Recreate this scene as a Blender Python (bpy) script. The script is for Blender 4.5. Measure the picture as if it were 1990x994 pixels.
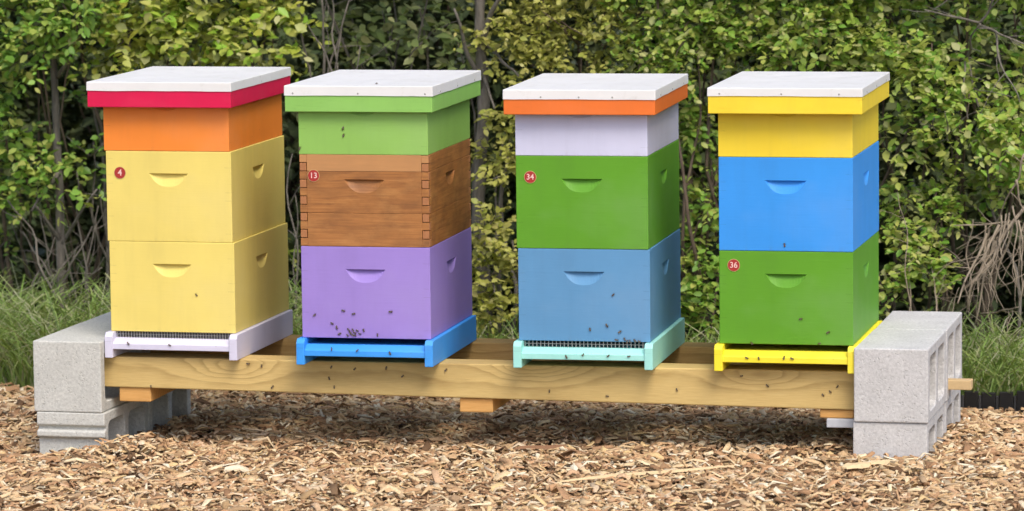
import bpy, bmesh, math, random
import numpy as np
from mathutils import Vector, Matrix, Euler, noise

for o in list(bpy.data.objects): bpy.data.objects.remove(o)
SC = bpy.context.scene
COL = SC.collection
rnd = random.Random(7)
rng = np.random.default_rng(11)
Z0 = 0.25                                   # height of the stand's top above the mulch

# ------------------------------------------------------------------ camera
CAM_POS = Vector((3.3273, -10.9793, 1.5745 + Z0))
YAW, PITCH, ROLL, FPX = -0.21966, 0.11623, -0.01134, 8154.0
f_ = Vector((math.sin(YAW)*math.cos(PITCH), math.cos(YAW)*math.cos(PITCH), -math.sin(PITCH)))
r_ = Vector((math.cos(YAW), -math.sin(YAW), 0)); u_ = r_.cross(f_)
R_ = math.cos(ROLL)*r_ + math.sin(ROLL)*u_; U_ = -math.sin(ROLL)*r_ + math.cos(ROLL)*u_
cam = bpy.data.cameras.new('camera'); camo = bpy.data.objects.new('camera', cam); COL.objects.link(camo)
M = Matrix((R_, U_, -f_)).transposed().to_4x4(); M.translation = CAM_POS
camo.matrix_world = M
cam.sensor_width = 36; cam.lens = FPX/1990*36; cam.clip_start = 0.1; cam.clip_end = 400
cam.dof.use_dof = True; cam.dof.focus_distance = 11.0; cam.dof.aperture_fstop = 5.6
SC.camera = camo

# ------------------------------------------------------------------ light
SUN_DIR = Vector((0.31, -0.52, 0.80)).normalized()
elev = math.asin(SUN_DIR.z); azim = math.atan2(SUN_DIR.x, SUN_DIR.y)
w = bpy.data.worlds.new('World'); SC.world = w; w.use_nodes = True
nt = w.node_tree; bg = nt.nodes['Background']
sky = nt.nodes.new('ShaderNodeTexSky'); sky.sky_type = 'NISHITA'; sky.sun_disc = False
sky.sun_elevation = elev; sky.sun_rotation = azim
sky.air_density = 0.8; sky.dust_density = 3.0; sky.ozone_density = 0.2
nt.links.new(sky.outputs[0], bg.inputs[0]); bg.inputs[1].default_value = 0.15
sl = bpy.data.lights.new('sun', 'SUN'); sl.energy = 1.3; sl.angle = math.radians(28); sl.color = (1.0, 0.93, 0.83)
so = bpy.data.objects.new('sun', sl); COL.objects.link(so); so.location = (-3, -4, 8)
so.rotation_euler = SUN_DIR.to_track_quat('Z', 'Y').to_euler()
vs = SC.view_settings; vs.view_transform = 'Standard'; vs.look = 'None'; vs.exposure = 0.53; vs.gamma = 1.0
vs.use_curve_mapping = False
SC.cycles.use_adaptive_sampling = True; SC.cycles.adaptive_threshold = .025
SC.cycles.max_bounces = 5; SC.cycles.diffuse_bounces = 3; SC.cycles.glossy_bounces = 2; SC.cycles.transmission_bounces = 3

# ------------------------------------------------------------------ helpers
def ray(px, py):
    return (f_ + R_*((px-995.06)/FPX) - U_*((py-497.02)/FPX))
def hit(px, py, p0, n):
    d = ray(px, py); t = (Vector(p0)-CAM_POS).dot(n)/d.dot(n); return CAM_POS + t*d
def at(px, py, Y):
    return hit(px, py, (0, Y, 0), Vector((0, 1, 0)))

def tag(o, label=None, cat=None, group=None, kind=None):
    if label: o['label'] = label
    if cat: o['category'] = cat
    if group: o['group'] = group
    if kind: o['kind'] = kind
    return o
def link(name, me, mats=None, parent=None, loc=None):
    o = bpy.data.objects.new(name, me); COL.objects.link(o)
    if mats is not None and me is not None and len(me.materials) == 0:
        for m in (mats if isinstance(mats, (list, tuple)) else [mats]): me.materials.append(m)
    if parent: o.parent = parent
    if loc: o.location = loc
    return o
def empty(name, loc=(0, 0, 0), rz=0):
    o = bpy.data.objects.new(name, None); COL.objects.link(o); o.location = loc; o.rotation_euler = (0, 0, rz)
    o.empty_display_size = .1
    return o
def bm_obj(name, bm, mats, parent=None, loc=None, smooth=False):
    bmesh.ops.recalc_face_normals(bm, faces=bm.faces)
    me = bpy.data.meshes.new(name); bm.to_mesh(me); bm.free()
    if smooth: me.shade_smooth()
    return link(name, me, mats, parent, loc)
def box(bm, x0, x1, y0, y1, z0, z1, mi=0):
    vs_ = [bm.verts.new(p) for p in ((x0,y0,z0),(x1,y0,z0),(x1,y1,z0),(x0,y1,z0),(x0,y0,z1),(x1,y0,z1),(x1,y1,z1),(x0,y1,z1))]
    fs = []
    for q in ((0,3,2,1),(4,5,6,7),(0,1,5,4),(1,2,6,5),(2,3,7,6),(3,0,4,7)):
        f = bm.faces.new([vs_[i] for i in q]); f.material_index = mi; fs.append(f)
    return fs
def bevel(o, wd=.0015, seg=2, ang=50):
    m = o.modifiers.new('bevel', 'BEVEL'); m.width = wd; m.segments = seg; m.limit_method = 'ANGLE'; m.angle_limit = math.radians(ang)
    return o
def arrays(name, V, tmpl, n, mats, parent=None, smooth=False):
    """n copies of a face template (list of index tuples, k verts each) with vertices V (n*k,3)"""
    k = len(V)//n
    sizes = np.array([len(f) for f in tmpl]); flat = np.concatenate([np.array(f) for f in tmpl])
    me = bpy.data.meshes.new(name)
    me.vertices.add(len(V)); me.vertices.foreach_set('co', np.ascontiguousarray(V, dtype=np.float32).ravel())
    L = (flat[None, :] + (np.arange(n)*k)[:, None]).ravel()
    me.loops.add(len(L)); me.loops.foreach_set('vertex_index', L.astype(np.int32))
    S = np.tile(sizes, n); st = np.concatenate([[0], np.cumsum(S)[:-1]])
    me.polygons.add(len(S)); me.polygons.foreach_set('loop_start', st.astype(np.int32))
    me.update(calc_edges=True); me.validate()
    if smooth: me.shade_smooth()
    return link(name, me, mats, parent)
def tube_bm(bm, pts, rads, seg=6):
    prev = None
    pts = [Vector(p) for p in pts]
    for i, p in enumerate(pts):
        d = (pts[min(i+1, len(pts)-1)] - pts[max(i-1, 0)]).normalized()
        a = d.orthogonal().normalized() if prev is None else (pa - d*pa.dot(d)).normalized()
        pa = a; b = d.cross(a)
        ring = [bm.verts.new(p + (a*math.cos(t*2*math.pi/seg) + b*math.sin(t*2*math.pi/seg))*rads[i]) for t in range(seg)]
        if prev:
            for t in range(seg): bm.faces.new((prev[t], prev[(t+1) % seg], ring[(t+1) % seg], ring[t]))
        else: bm.faces.new(ring[::-1])
        prev = ring
    bm.faces.new(prev)

# ------------------------------------------------------------------ materials
class N:
    def __init__(s, name):
        s.m = bpy.data.materials.new(name); s.m.use_nodes = True; s.t = s.m.node_tree
        s.b = s.t.nodes['Principled BSDF']
    def n(s, typ, **kw):
        x = s.t.nodes.new('ShaderNode'+typ)
        for k, v in kw.items():
            if k.startswith('i_'):
                key = k[2:]; key = int(key) if key.isdigit() else key.replace('_', ' ')
                x.inputs[key].default_value = v
            else: setattr(x, k, v)
        return x
    def l(s, a, b): s.t.links.new(a, b)
    def coord(s, scale=(1,1,1), loc=(0,0,0), kind='Object'):
        tc = s.n('TexCoord'); mp = s.n('Mapping'); mp.inputs['Scale'].default_value = scale; mp.inputs['Location'].default_value = loc
        s.l(tc.outputs[kind], mp.inputs[0]); return mp.outputs[0]
    def noise(s, vec, scale, detail=4, rough=.55, dist=0):
        x = s.n('TexNoise'); x.inputs['Scale'].default_value = scale; x.inputs['Detail'].default_value = detail
        x.inputs['Roughness'].default_value = rough; x.inputs['Distortion'].default_value = dist; s.l(vec, x.inputs['Vector']); return x.outputs['Fac']
    def ramp(s, fac, stops, interp='LINEAR'):
        x = s.n('ValToRGB'); cr = x.color_ramp; cr.interpolation = interp
        while len(cr.elements) < len(stops): cr.elements.new(.5)
        for e, (p, c) in zip(cr.elements, stops):
            e.position = p; e.color = (c, c, c, 1) if isinstance(c, (int, float)) else (*c, 1)
        s.l(fac, x.inputs[0]); return x.outputs[0]
    def mix(s, fac, a, b, mode='MIX'):
        x = s.n('Mix', data_type='RGBA', blend_type=mode)
        for v, i in ((fac, 0), (a, 6), (b, 7)):
            if isinstance(v, (int, float)): x.inputs[i].default_value = v
            elif isinstance(v, tuple): x.inputs[i].default_value = (*v, 1)
            else: s.l(v, x.inputs[i])
        return x.outputs[2]
    def math(s, op, a, b=None, c=None):
        x = s.n('Math', operation=op)
        for i, v in enumerate((a, b, c)):
            if v is None: continue
            if isinstance(v, (int, float)): x.inputs[i].default_value = v
            else: s.l(v, x.inputs[i])
        return x.outputs[0]
    def bump(s, h, strength=.3, dist=.002):
        x = s.n('Bump'); x.inputs['Strength'].default_value = strength; x.inputs['Distance'].default_value = dist
        s.l(h, x.inputs['Height']); s.l(x.outputs[0], s.b.inputs['Normal'])
    def base(s, c):
        if isinstance(c, tuple): s.b.inputs['Base Color'].default_value = (*c, 1)
        else: s.l(c, s.b.inputs['Base Color'])
    def rough(s, r):
        if isinstance(r, (int, float)): s.b.inputs['Roughness'].default_value = r
        else: s.l(r, s.b.inputs['Roughness'])

def lin(r, g, b):
    f = lambda c: (c/255/12.92 if c/255 <= .04045 else ((c/255+.055)/1.055)**2.4)
    return (f(r), f(g), f(b))

def paint(name, c, rough=.5):
    k = N(name); v = k.coord()
    a = k.noise(v, 5, 4); bnoise = k.noise(k.coord((60, 60, 8)), 3, 3)
    col = k.mix(k.ramp(a, [(.3, 0), (.75, 1)]), tuple(x*.93 for x in c), tuple(min(1, x*1.04) for x in c))
    # scuffs and dust specks on the paint
    sp = k.n('TexVoronoi', i_Scale=38.0); k.l(v, sp.inputs['Vector'])
    msk = k.math('MULTIPLY', k.ramp(sp.outputs['Distance'], [(.03, 1), (.07, 0)]), k.ramp(k.noise(v, 9, 2), [(.6, 0), (.66, 1)]))
    col = k.mix(k.math('MULTIPLY', msk, .5), col, (.12, .1, .07))
    # faded and rubbed areas, streaks running down the boards
    drt = k.ramp(k.noise(k.coord((14, 14, 2.2)), 1.2, 5, .65), [(.48, 0), (.8, .22)])
    col = k.mix(drt, col, tuple(x*.62+.02 for x in c))
    fade = k.ramp(k.noise(k.coord((3, 3, 4), (4, 1, 2)), 1.5, 3), [(.5, 0), (.8, .28)])
    col = k.mix(fade, col, tuple(x*.8+.16 for x in c))
    # corner joints telegraphing through the paint
    tc = k.n('TexCoord'); sx = k.n('SeparateXYZ'); k.l(tc.outputs['Object'], sx.inputs[0])
    corner = k.math('MULTIPLY', k.math('GREATER_THAN', k.math('ABSOLUTE', sx.outputs[0]), .1565), k.math('GREATER_THAN', k.math('ABSOLUTE', sx.outputs[1]), .235))
    fz = k.math('FRACT', k.math('DIVIDE', sx.outputs[2], .02223))
    line = k.math('MULTIPLY', k.math('LESS_THAN', fz, .07), k.ramp(k.noise(k.coord((9, 9, 30)), 2, 2), [(.45, 0), (.6, 1)]))
    joint = k.math('MULTIPLY', line, corner)
    col = k.mix(k.math('MULTIPLY', joint, .3), col, tuple(x*.45 for x in c))
    # grime trodden in along the lower edge and rubbed upper edge
    low = k.math('MULTIPLY', k.ramp(sx.outputs[2], [(.0, 1), (.016, 0)]), k.ramp(k.noise(k.coord((30, 30, 12)), 1.1, 5, .7), [(.5, 0), (.75, .22)]))
    col = k.mix(low, col, (.20, .15, .09))
    k.base(col); k.rough(rough); k.b.inputs['Specular IOR Level'].default_value = .3
    grain = k.noise(k.coord((5, 5, 70)), 2.5, 4, .6)
    k.bump(k.math('SUBTRACT', k.math('ADD', k.math('MULTIPLY', grain, .8), k.math('MULTIPLY', a, .6)), k.math('MULTIPLY', joint, .8)), .28, .0014)
    return k.m

def leaf_mat(name, cols, rough=.42, trans=.3):
    cols = [tuple(min(.5, a*b+e) for a, b, e in zip(c, (1.46, 1.72, 1.50), (.010, .018, .020))) for c in cols]
    k = N(name); g = k.n('NewGeometry'); oi = k.n('ObjectInfo')
    rv = k.math('FRACT', k.math('ADD', g.outputs['Random Per Island'], oi.outputs['Random']))
    n_ = len(cols); col = k.ramp(rv, [((i+.5)/n_, c) for i, c in enumerate(cols)])
    v = k.coord()
    col = k.mix(k.ramp(k.noise(v, 3.2, 3), [(.4, 0), (.75, .35)]), col, tuple(x*.7 for x in cols[0]))
    k.base(col); k.rough(rough)
    k.b.inputs['Specular IOR Level'].default_value = .4
    tr = k.n('BsdfTranslucent'); k.l(k.mix(.5, col, (.35, .42, .03)), tr.inputs[0])
    mx = k.n('MixShader', i_0=trans); k.l(k.b.outputs[0], mx.inputs[1]); k.l(tr.outputs[0], mx.inputs[2])
    out = k.t.nodes['Material Output']; k.l(mx.outputs[0], out.inputs[0])
    return k.m

def bark(name, c1, c2):
    k = N(name); v = k.coord((1, 1, .25)); a = k.noise(v, 60, 6, .65)
    k.base(k.mix(k.ramp(a, [(.3, 0), (.7, 1)]), c1, c2)); k.rough(.9); k.bump(a, .7, .006); return k.m

def lumber(name, c1, c2, dark, knots=(), freq=190, pith=(.045, -.09)):
    """plain sawn pine: growth rings around a pith that wanders along x"""
    k = N(name); tc = k.n('TexCoord'); sx = k.n('SeparateXYZ'); k.l(tc.outputs['Object'], sx.inputs[0])
    X, Y, Z = sx.outputs
    wob = k.noise(k.coord((1.7, .2, .2)), 1.1, 3, .5)
    zz = k.math('ADD', Z, k.math('MULTIPLY', k.math('SUBTRACT', wob, .5), .16))
    dz = k.math('SUBTRACT', zz, pith[1]); dy = k.math('SUBTRACT', Y, pith[0])
    r = k.math('SQRT', k.math('ADD', k.math('MULTIPLY', dz, dz), k.math('MULTIPLY', dy, dy)))
    for kx, kz, s_, a_ in knots:
        nd = k.math('MULTIPLY', k.math('SUBTRACT', k.noise(k.coord((6, 9, 14)), 1.3, 3), .5), .05)
        ex = k.math('MULTIPLY', k.math('ADD', k.math('SUBTRACT', X, kx), nd), .34); ez = k.math('ADD', k.math('SUBTRACT', Z, kz), k.math('MULTIPLY', nd, .5))
        d2 = k.math('ADD', k.math('MULTIPLY', ex, ex), k.math('MULTIPLY', ez, ez))
        gs = k.math('POWER', 2.718, k.math('MULTIPLY', d2, -1/(s_*s_)))
        r = k.math('ADD', r, k.math('MULTIPLY', gs, a_))
    r = k.math('ADD', r, k.math('MULTIPLY', k.noise(k.coord((3, 20, 20)), 4, 3), .006))
    ring = k.math('FRACT', k.math('MULTIPLY', r, freq*.36))
    band = k.ramp(ring, [(0, 0), (.55, .25), (.88, 1), (1, 0)])
    fib = k.ramp(k.noise(k.coord((3, 90, 90)), 6, 5, .65), [(.3, 0), (.7, 1)])
    col = k.mix(k.math('MULTIPLY', k.math('MULTIPLY', band, k.ramp(k.noise(k.coord((5, 8, 8)), 2.0, 3), [(.3, .45), (.7, 1)])), .62), k.mix(fib, c1, c2), dark)
    st = k.ramp(k.noise(k.coord((2, 6, 6)), 1.6, 4), [(.45, 0), (.8, .45)])
    col = k.mix(st, col, tuple(x*.7 for x in dark))
    k.base(col); k.rough(.72); k.b.inputs['Specular IOR Level'].default_value = .25
    k.bump(k.math('ADD', fib, k.math('MULTIPLY', band, .4)), .25, .0015)
    return k.m

def concrete(name, c1, c2):
    k = N(name); v = k.coord(); oi = k.n('ObjectInfo')
    sh = k.n('VectorMath', operation='ADD'); k.l(v, sh.inputs[0])
    cb = k.n('CombineXYZ'); k.l(k.math('MULTIPLY', oi.outputs['Random'], 9), cb.inputs[0]); k.l(cb.outputs[0], sh.inputs[1]); v = sh.outputs[0]
    a = k.noise(v, 130, 5, .7); b_ = k.noise(v, 14, 4); vo = k.n('TexVoronoi', i_Scale=150.0); k.l(v, vo.inputs['Vector'])
    pit = k.math('MULTIPLY', k.ramp(vo.outputs['Distance'], [(.15, 1), (.4, 0)]), k.ramp(k.noise(v, 45, 3), [(.48, 0), (.62, 1)]))
    col = k.mix(k.ramp(b_, [(.3, 0), (.7, 1)]), c1, c2)
    col = k.mix(k.ramp(a, [(.35, .5), (.62, 0)]), col, tuple(x*.55 for x in c1))
    col = k.mix(k.math('MULTIPLY', pit, .30), col, tuple(x*.45 for x in c1))
    k.base(col); k.rough(.92); k.b.inputs['Specular IOR Level'].default_value = .15
    k.bump(k.math('SUBTRACT', k.math('MULTIPLY', a, .7), pit), .6, .002)
    return k.m

def chip_mat(name, cols):
    k = N(name); g = k.n('NewGeometry'); n_ = len(cols)
    col = k.ramp(g.outputs['Random Per Island'], [((i+.5)/n_, c) for i, c in enumerate(cols)])
    v = k.coord(); f = k.noise(v, 160, 4, .7)
    col = k.mix(k.ramp(f, [(.35, .3), (.6, 0)]), col, (.2, .125, .065))
    col = k.mix(1.0, col, (.97, 1.0, .96), 'MULTIPLY')
    k.base(col); k.rough(.85); k.b.inputs['Specular IOR Level'].default_value = .2; k.bump(f, .5, .002)
    return k.m

def plain(name, c, rough=.6, metal=0, bumpscale=None):
    k = N(name); v = k.coord(); a = k.noise(v, bumpscale or 30, 4)
    k.base(k.mix(a, tuple(x*.85 for x in c), tuple(min(1, x*1.12) for x in c))); k.rough(rough); k.b.inputs['Metallic'].default_value = metal
    k.bump(a, .15, .001); return k.m

MAT = {}
for nm, c in dict(cream=lin(238,218,120), orange=lin(252,146,58), crimson=lin(222,28,80), lightgreen=lin(148,196,96), purple=lin(160,136,212),
                  skyblue=lin(66,160,246), orangerim=lin(238,122,52), lavender=lin(212,214,238), leafgreen=lin(98,160,42), steelblue=lin(98,152,196),
                  mint=lin(166,232,222), yellow=lin(254,222,62), azure=lin(62,156,242), lemon=lin(252,234,60), palelilac=lin(216,214,234),
                  rimgreen=lin(146,200,100)).items():
    MAT[nm] = paint('paint_'+nm, c)
def white_cover():
    k = N('white_painted_metal'); v = k.coord(); a = k.noise(v, 4, 4); b_ = k.noise(v, 22, 5, .7)
    col = k.mix(k.ramp(a, [(.45, 0), (.75, .5)]), (.80, .80, .79), (.66, .65, .61))
    vo = k.n('TexVoronoi', i_Scale=26.0); k.l(v, vo.inputs['Vector'])
    sp = k.math('MULTIPLY', k.ramp(vo.outputs['Distance'], [(.04, 1), (.1, 0)]), k.ramp(k.noise(v, 12, 2), [(.56, 0), (.62, 1)]))
    col = k.mix(k.math('MULTIPLY', sp, .5), col, (.3, .27, .22))
    col = k.mix(k.ramp(b_, [(.55, 0), (.8, .5)]), col, (.5, .47, .4))
    k.base(col); k.rough(.45); k.bump(k.math('ADD', a, k.math('MULTIPLY', b_, .2)), .2, .004); return k.m
MAT['cover'] = white_cover()
MAT['nail'] = plain('nail_head', (.42, .41, .39), .5, .4)
MAT['wire'] = plain('galvanised_wire', (.42, .42, .41), .45, .5)
MAT['block'] = concrete('grey_concrete', (.59, .585, .575), (.69, .685, .675))
MAT['block_smooth'] = concrete('smooth_concrete', (.58, .585, .545), (.66, .665, .62))
MAT['pine'] = lumber('treated_pine', lin(222,196,132), lin(204,174,110), lin(150,120,70), knots=((.16,-.018,.036,.05),(1.0,.004,.040,.06),(1.60,-.012,.030,.04)))
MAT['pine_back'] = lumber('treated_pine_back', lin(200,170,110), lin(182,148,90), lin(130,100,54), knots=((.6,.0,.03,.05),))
MAT['pine_fresh'] = lumber('fresh_cut_pine', lin(226,178,110), lin(214,160,92), lin(180,124,64), pith=(0, -.05))
MAT['endgrain'] = plain('cedar_end_grain', lin(172,116,74), .8, 0, 120)
MAT['bark_grey'] = bark('grey_bark', (.10, .09, .075), (.24, .215, .18))
MAT['bark_brown'] = bark('brown_bark', (.07, .05, .035), (.17, .13, .09))
MAT['twig_dry'] = bark('dry_pale_twig', (.21, .17, .12), (.40, .335, .25))
MAT['soil'] = None
def cedar(name='oiled_cedar', pale=0):
    k = N(name); oi = k.n('ObjectInfo'); v0 = k.coord((2.2, 2.2, 55)); 
    cb = k.n('CombineXYZ'); k.l(k.math('MULTIPLY', oi.outputs['Random'], 13), cb.inputs[0]); k.l(k.math('MULTIPLY', oi.outputs['Random'], 31), cb.inputs[2])
    ad = k.n('VectorMath', operation='ADD'); k.l(v0, ad.inputs[0]); k.l(cb.outputs[0], ad.inputs[1]); v = ad.outputs[0]
    a = k.noise(v, 2.6, 7, .66, .9); b_ = k.noise(k.coord((5, 5, 12)), 1.9, 5, .6)
    c = k.ramp(a, [(.22, lin(104,60,26)), (.48, lin(172,112,56)), (.62, lin(188,128,70)), (.8, lin(208,156,98))])
    c = k.mix(k.ramp(b_, [(.42, 0), (.72, .75)]), c, lin(100,58,28))
    c = k.mix(k.ramp(k.noise(k.coord((7, 7, 16), (3, 1, 5)), 1.4, 5, .65), [(.5, 0), (.75, .5)]), c, lin(212,160,98))
    c = k.mix(k.math('ADD', k.math('MULTIPLY', oi.outputs['Random'], .25), pale), c, lin(214,164,116))
    c = k.mix(1.0, c, (.86, .81, .68), 'MULTIPLY')
    k.base(c); k.rough(.55); k.bump(a, .3, .001); return k.m
MAT['cedar'] = cedar(); MAT['cedar_pale'] = cedar('pale_cedar', .55)

# ------------------------------------------------------------------ ground
def gz(x, y):
    z = -0.013 + 0.045*min(max((x+.37)/2.25, -.6), 1.5)*min(max((.75-y)/.6, 0), 1)
    z += .020*noise.noise(Vector((x*1.9, y*1.9, 3.1))) + .012*noise.noise(Vector((x*5, y*5, 8.3)))
    z += .055*math.exp(-(((x+.06)/.17)**2 + ((y+.40)/.13)**2))
    z -= .006*min(max((y-.2)/.6, 0), 1)
    return z
xs = sorted(set([-60,-40,-25,-15,-10,-7,-5,-4] + [round(-3+.06*i, 3) for i in range(134)] + [6,7,9,12,16,25,40,60]))
ys = sorted(set([-60,-40,-25,-18,-14,-11,-8,-6,-4.5,-3.5] + [round(-3+.06*i, 3) for i in range(117)] + [4.6,6,8,11,15,25,40,60]))
verts = [(x, y, gz(x, y)-.012 if abs(x) < 12 and abs(y) < 12 else -.02) for y in ys for x in xs]
nx = len(xs)
faces = [(j*nx+i, j*nx+i+1, (j+1)*nx+i+1, (j+1)*nx+i) for j in range(len(ys)-1) for i in range(nx-1)]
me = bpy.data.meshes.new('ground'); me.from_pydata(verts, [], faces); me.shade_smooth()
k = N('mulched_soil'); v = k.coord(); a = k.noise(v, 45, 6, .7); b_ = k.noise(v, 3, 4)
tc = k.n('TexCoord'); sx = k.n('SeparateXYZ'); k.l(tc.outputs['Object'], sx.inputs[0])
c = k.mix(k.ramp(a, [(.3, 0), (.7, 1)]), (.06, .036, .02), (.28, .17, .09))
gr = k.mix(k.ramp(a, [(.3, 0), (.7, 1)]), (.03, .035, .012), (.06, .085, .022))
edge = k.ramp(k.math('MULTIPLY', k.math('ADD', sx.outputs[1], k.math('MULTIPLY', k.math('SUBTRACT', b_, .5), .3)), .5), [(.5, 0), (.56, 1)])
k.base(k.mix(edge, c, gr)); k.rough(.95); k.bump(a, .9, .02)
tag(link('ground', me, k.m), kind='structure')

# wood chips ------------------------------------------------------------
def in_blocks(x, y):
    return ((-.39 < x) & (x < -.165) | (1.845 < x) & (x < 2.04)) & (y > -.31) & (y < .45)
def bound(x):                                 # where the mulch ends and the grass begins
    return .86 + .03*np.sin(x*5) + .02*np.sin(x*13+1) + .22/(1+np.exp(-(x+.32)*25))/(1+np.exp((x-1.86)*25))
CHIP_T = [(2,3,7,6),(6,7,11,10),(0,2,6,4),(4,6,10,8),(3,1,5,7),(7,5,9,11),(0,1,3,2),(8,10,11,9)]
def chips(n, xr, yr, lr, wr, lift, tilt=.42):
    """curled shreds: three cross sections of four corners each"""
    x = rng.uniform(*xr, n); y = rng.uniform(*yr, n)
    keep = ~in_blocks(x, y) & (y < bound(x)); x, y = x[keep], y[keep]; n = len(x)
    z = np.array([gz(a, b) for a, b in zip(x, y)]) + rng.uniform(lift[0], lift[1], n)
    L = rng.uniform(0, 1, n)**1.5*(lr[1]-lr[0])+lr[0]; Wd = np.minimum(rng.uniform(*wr, n), L*.75); T = rng.uniform(.002, .005, n)
    t = np.zeros((n, 12, 3)); wm = rng.uniform(.8, 1.15, (n, 3)); wm[:, 0] *= rng.uniform(.25, 1, n); wm[:, 2] *= rng.uniform(.25, 1, n)
    bend = rng.normal(0, .13, n)*L; side = rng.normal(0, .10, n)*L; cup = rng.normal(0, .25, n)
    for i, u in enumerate((-.5, 0, .5)):
        c = 1-4*u*u; sk = rng.uniform(-.12, .12, (n, 2))*L[:, None] if u else np.zeros((n, 2))
        for j, s_ in ((0, -1), (1, 1)):
            px = u*L+sk[:, j]; py = s_*Wd/2*wm[:, i]+side*c; pz = bend*c+cup*Wd*.3*wm[:, i]
            t[:, 4*i+j] = np.stack([px, py, pz-T/2], -1); t[:, 4*i+2+j] = np.stack([px*.95, py-s_*Wd*.06, pz+T/2], -1)
    a = rng.uniform(0, 2*np.pi, n); a = np.where(rng.random(n) < .3, rng.normal(0, .6, n), a)
    b = rng.normal(0, tilt*.6, n); c = rng.normal(0, tilt, n)
    ca, sa, cb, sb, cc, sc = np.cos(a), np.sin(a), np.cos(b), np.sin(b), np.cos(c), np.sin(c)
    X, Y, Zz = t[..., 0], t[..., 1], t[..., 2]
    Y2 = Y*cc[:, None]-Zz*sc[:, None]; Z2 = Y*sc[:, None]+Zz*cc[:, None]
    X2 = X*cb[:, None]+Z2*sb[:, None]; Z3 = -X*sb[:, None]+Z2*cb[:, None]
    X3 = X2*ca[:, None]-Y2*sa[:, None]; Y3 = X2*sa[:, None]+Y2*ca[:, None]
    return np.stack([X3+x[:, None], Y3+y[:, None], Z3+z[:, None]], -1).reshape(-1, 3), n
cm = chip_mat('wood_chip', [lin(106,80,60), lin(212,176,138), lin(234,206,166), lin(212,174,134), lin(150,114,86), lin(242,222,188), lin(224,190,148), lin(194,154,118), lin(248,236,212), lin(212,168,132), lin(228,196,146), lin(140,106,80), lin(206,160,122), lin(180,140,108)])
sets = [chips(14000, (-1.3, 2.8), (-1.6, 1.12), (.018, .062), (.0035, .008), (-.004, .014), .34),
        chips(16000, (-1.3, 2.8), (-1.6, 1.12), (.005, .013), (.003, .007), (-.002, .012), .5),
        chips(500, (-1.3, 2.8), (-1.6, 1.12), (.045, .085), (.012, .026), (.008, .018), .25),
        chips(30000, (-1.3, 2.8), (-1.6, 1.12), (.012, .046), (.006, .017), (-.012, .008)),
        chips(7000, (-1.3, 2.8), (-1.6, 1.12), (.018, .050), (.009, .020), (.000, .016), .40),
        chips(7000, (-3, 5), (-3.2, -1.6), (.014, .055), (.008, .022), (-.008, .012)),
        chips(4500, (-3, -1.3), (-1.6, 1.12), (.014, .055), (.008, .022), (-.008, .012)),
        chips(4500, (2.8, 5), (-1.6, 1.12), (.014, .055), (.008, .022), (-.008, .012))]
V = np.concatenate([s[0] for s in sets]); n = sum(s[1] for s in sets)
tag(arrays('wood_chips', V, CHIP_T, n, cm), 'tan shredded wood chip mulch covering the ground', 'mulch', kind='stuff')

def splinter(px0, py0, px1, py1, wd, th, label, mat, grp=None):
    up = Vector((0, 0, 1))
    p0 = hit(px0, py0, (0, 0, .0), up); p1 = hit(px1, py1, (0, 0, .0), up)
    for p in (p0, p1): p.z = gz(p.x, p.y)+.026
    d = (p1-p0); L = d.length; bm = bmesh.new(); n_ = 7; prev = None
    for i in range(n_+1):
        t = i/n_; s_ = max(.12, math.sin(math.pi*min(max(t*.92+.06, 0), 1))**.5)*(.85+.3*rnd.random())
        c = Vector((L*(t-.5), .04*L*math.sin(t*4+L*50)*.6, .002*math.sin(t*7)))
        ring = [bm.verts.new(c+Vector((0, a*wd/2*s_, b*th/2*s_))) for a, b in ((-1,-1),(1,-1),(.8,1),(-.7,1))]
        if prev:
            for q in range(4): bm.faces.new((prev[q], prev[(q+1) % 4], ring[(q+1) % 4], ring[q]))
        else: bm.faces.new(ring[::-1])
        prev = ring
    bm.faces.new(prev)
    o = bm_obj('wood_splinter', bm, mat); o.location = (p0+p1)/2; o.rotation_euler = d.to_track_quat('X', 'Z').to_euler()
    return tag(o, label, 'wood splinter', grp)
pale = plain('pale_split_wood', lin(226,200,156), .8, 0, 60); brownw = plain('weathered_split_wood', lin(140,104,76), .85, 0, 60)
splinter(1085, 962, 1430, 938, .014, .007, 'long thin pale splinter lying on the chips in the right foreground', pale)
splinter(1000, 905, 1100, 899, .016, .008, 'short brown stick at the front edge of the shadow under the stand', brownw)
splinter(185, 846, 265, 868, .012, .006, 'brown stick leaning in the mulch beside the lower left concrete block', brownw)
splinter(1640, 962, 1690, 950, .045, .010, 'broad pale flake of wood right of the long pale splinter', pale)
splinter(1690, 952, 1730, 945, .026, .010, 'small pale flake of wood below the right concrete blocks', pale)

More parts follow.
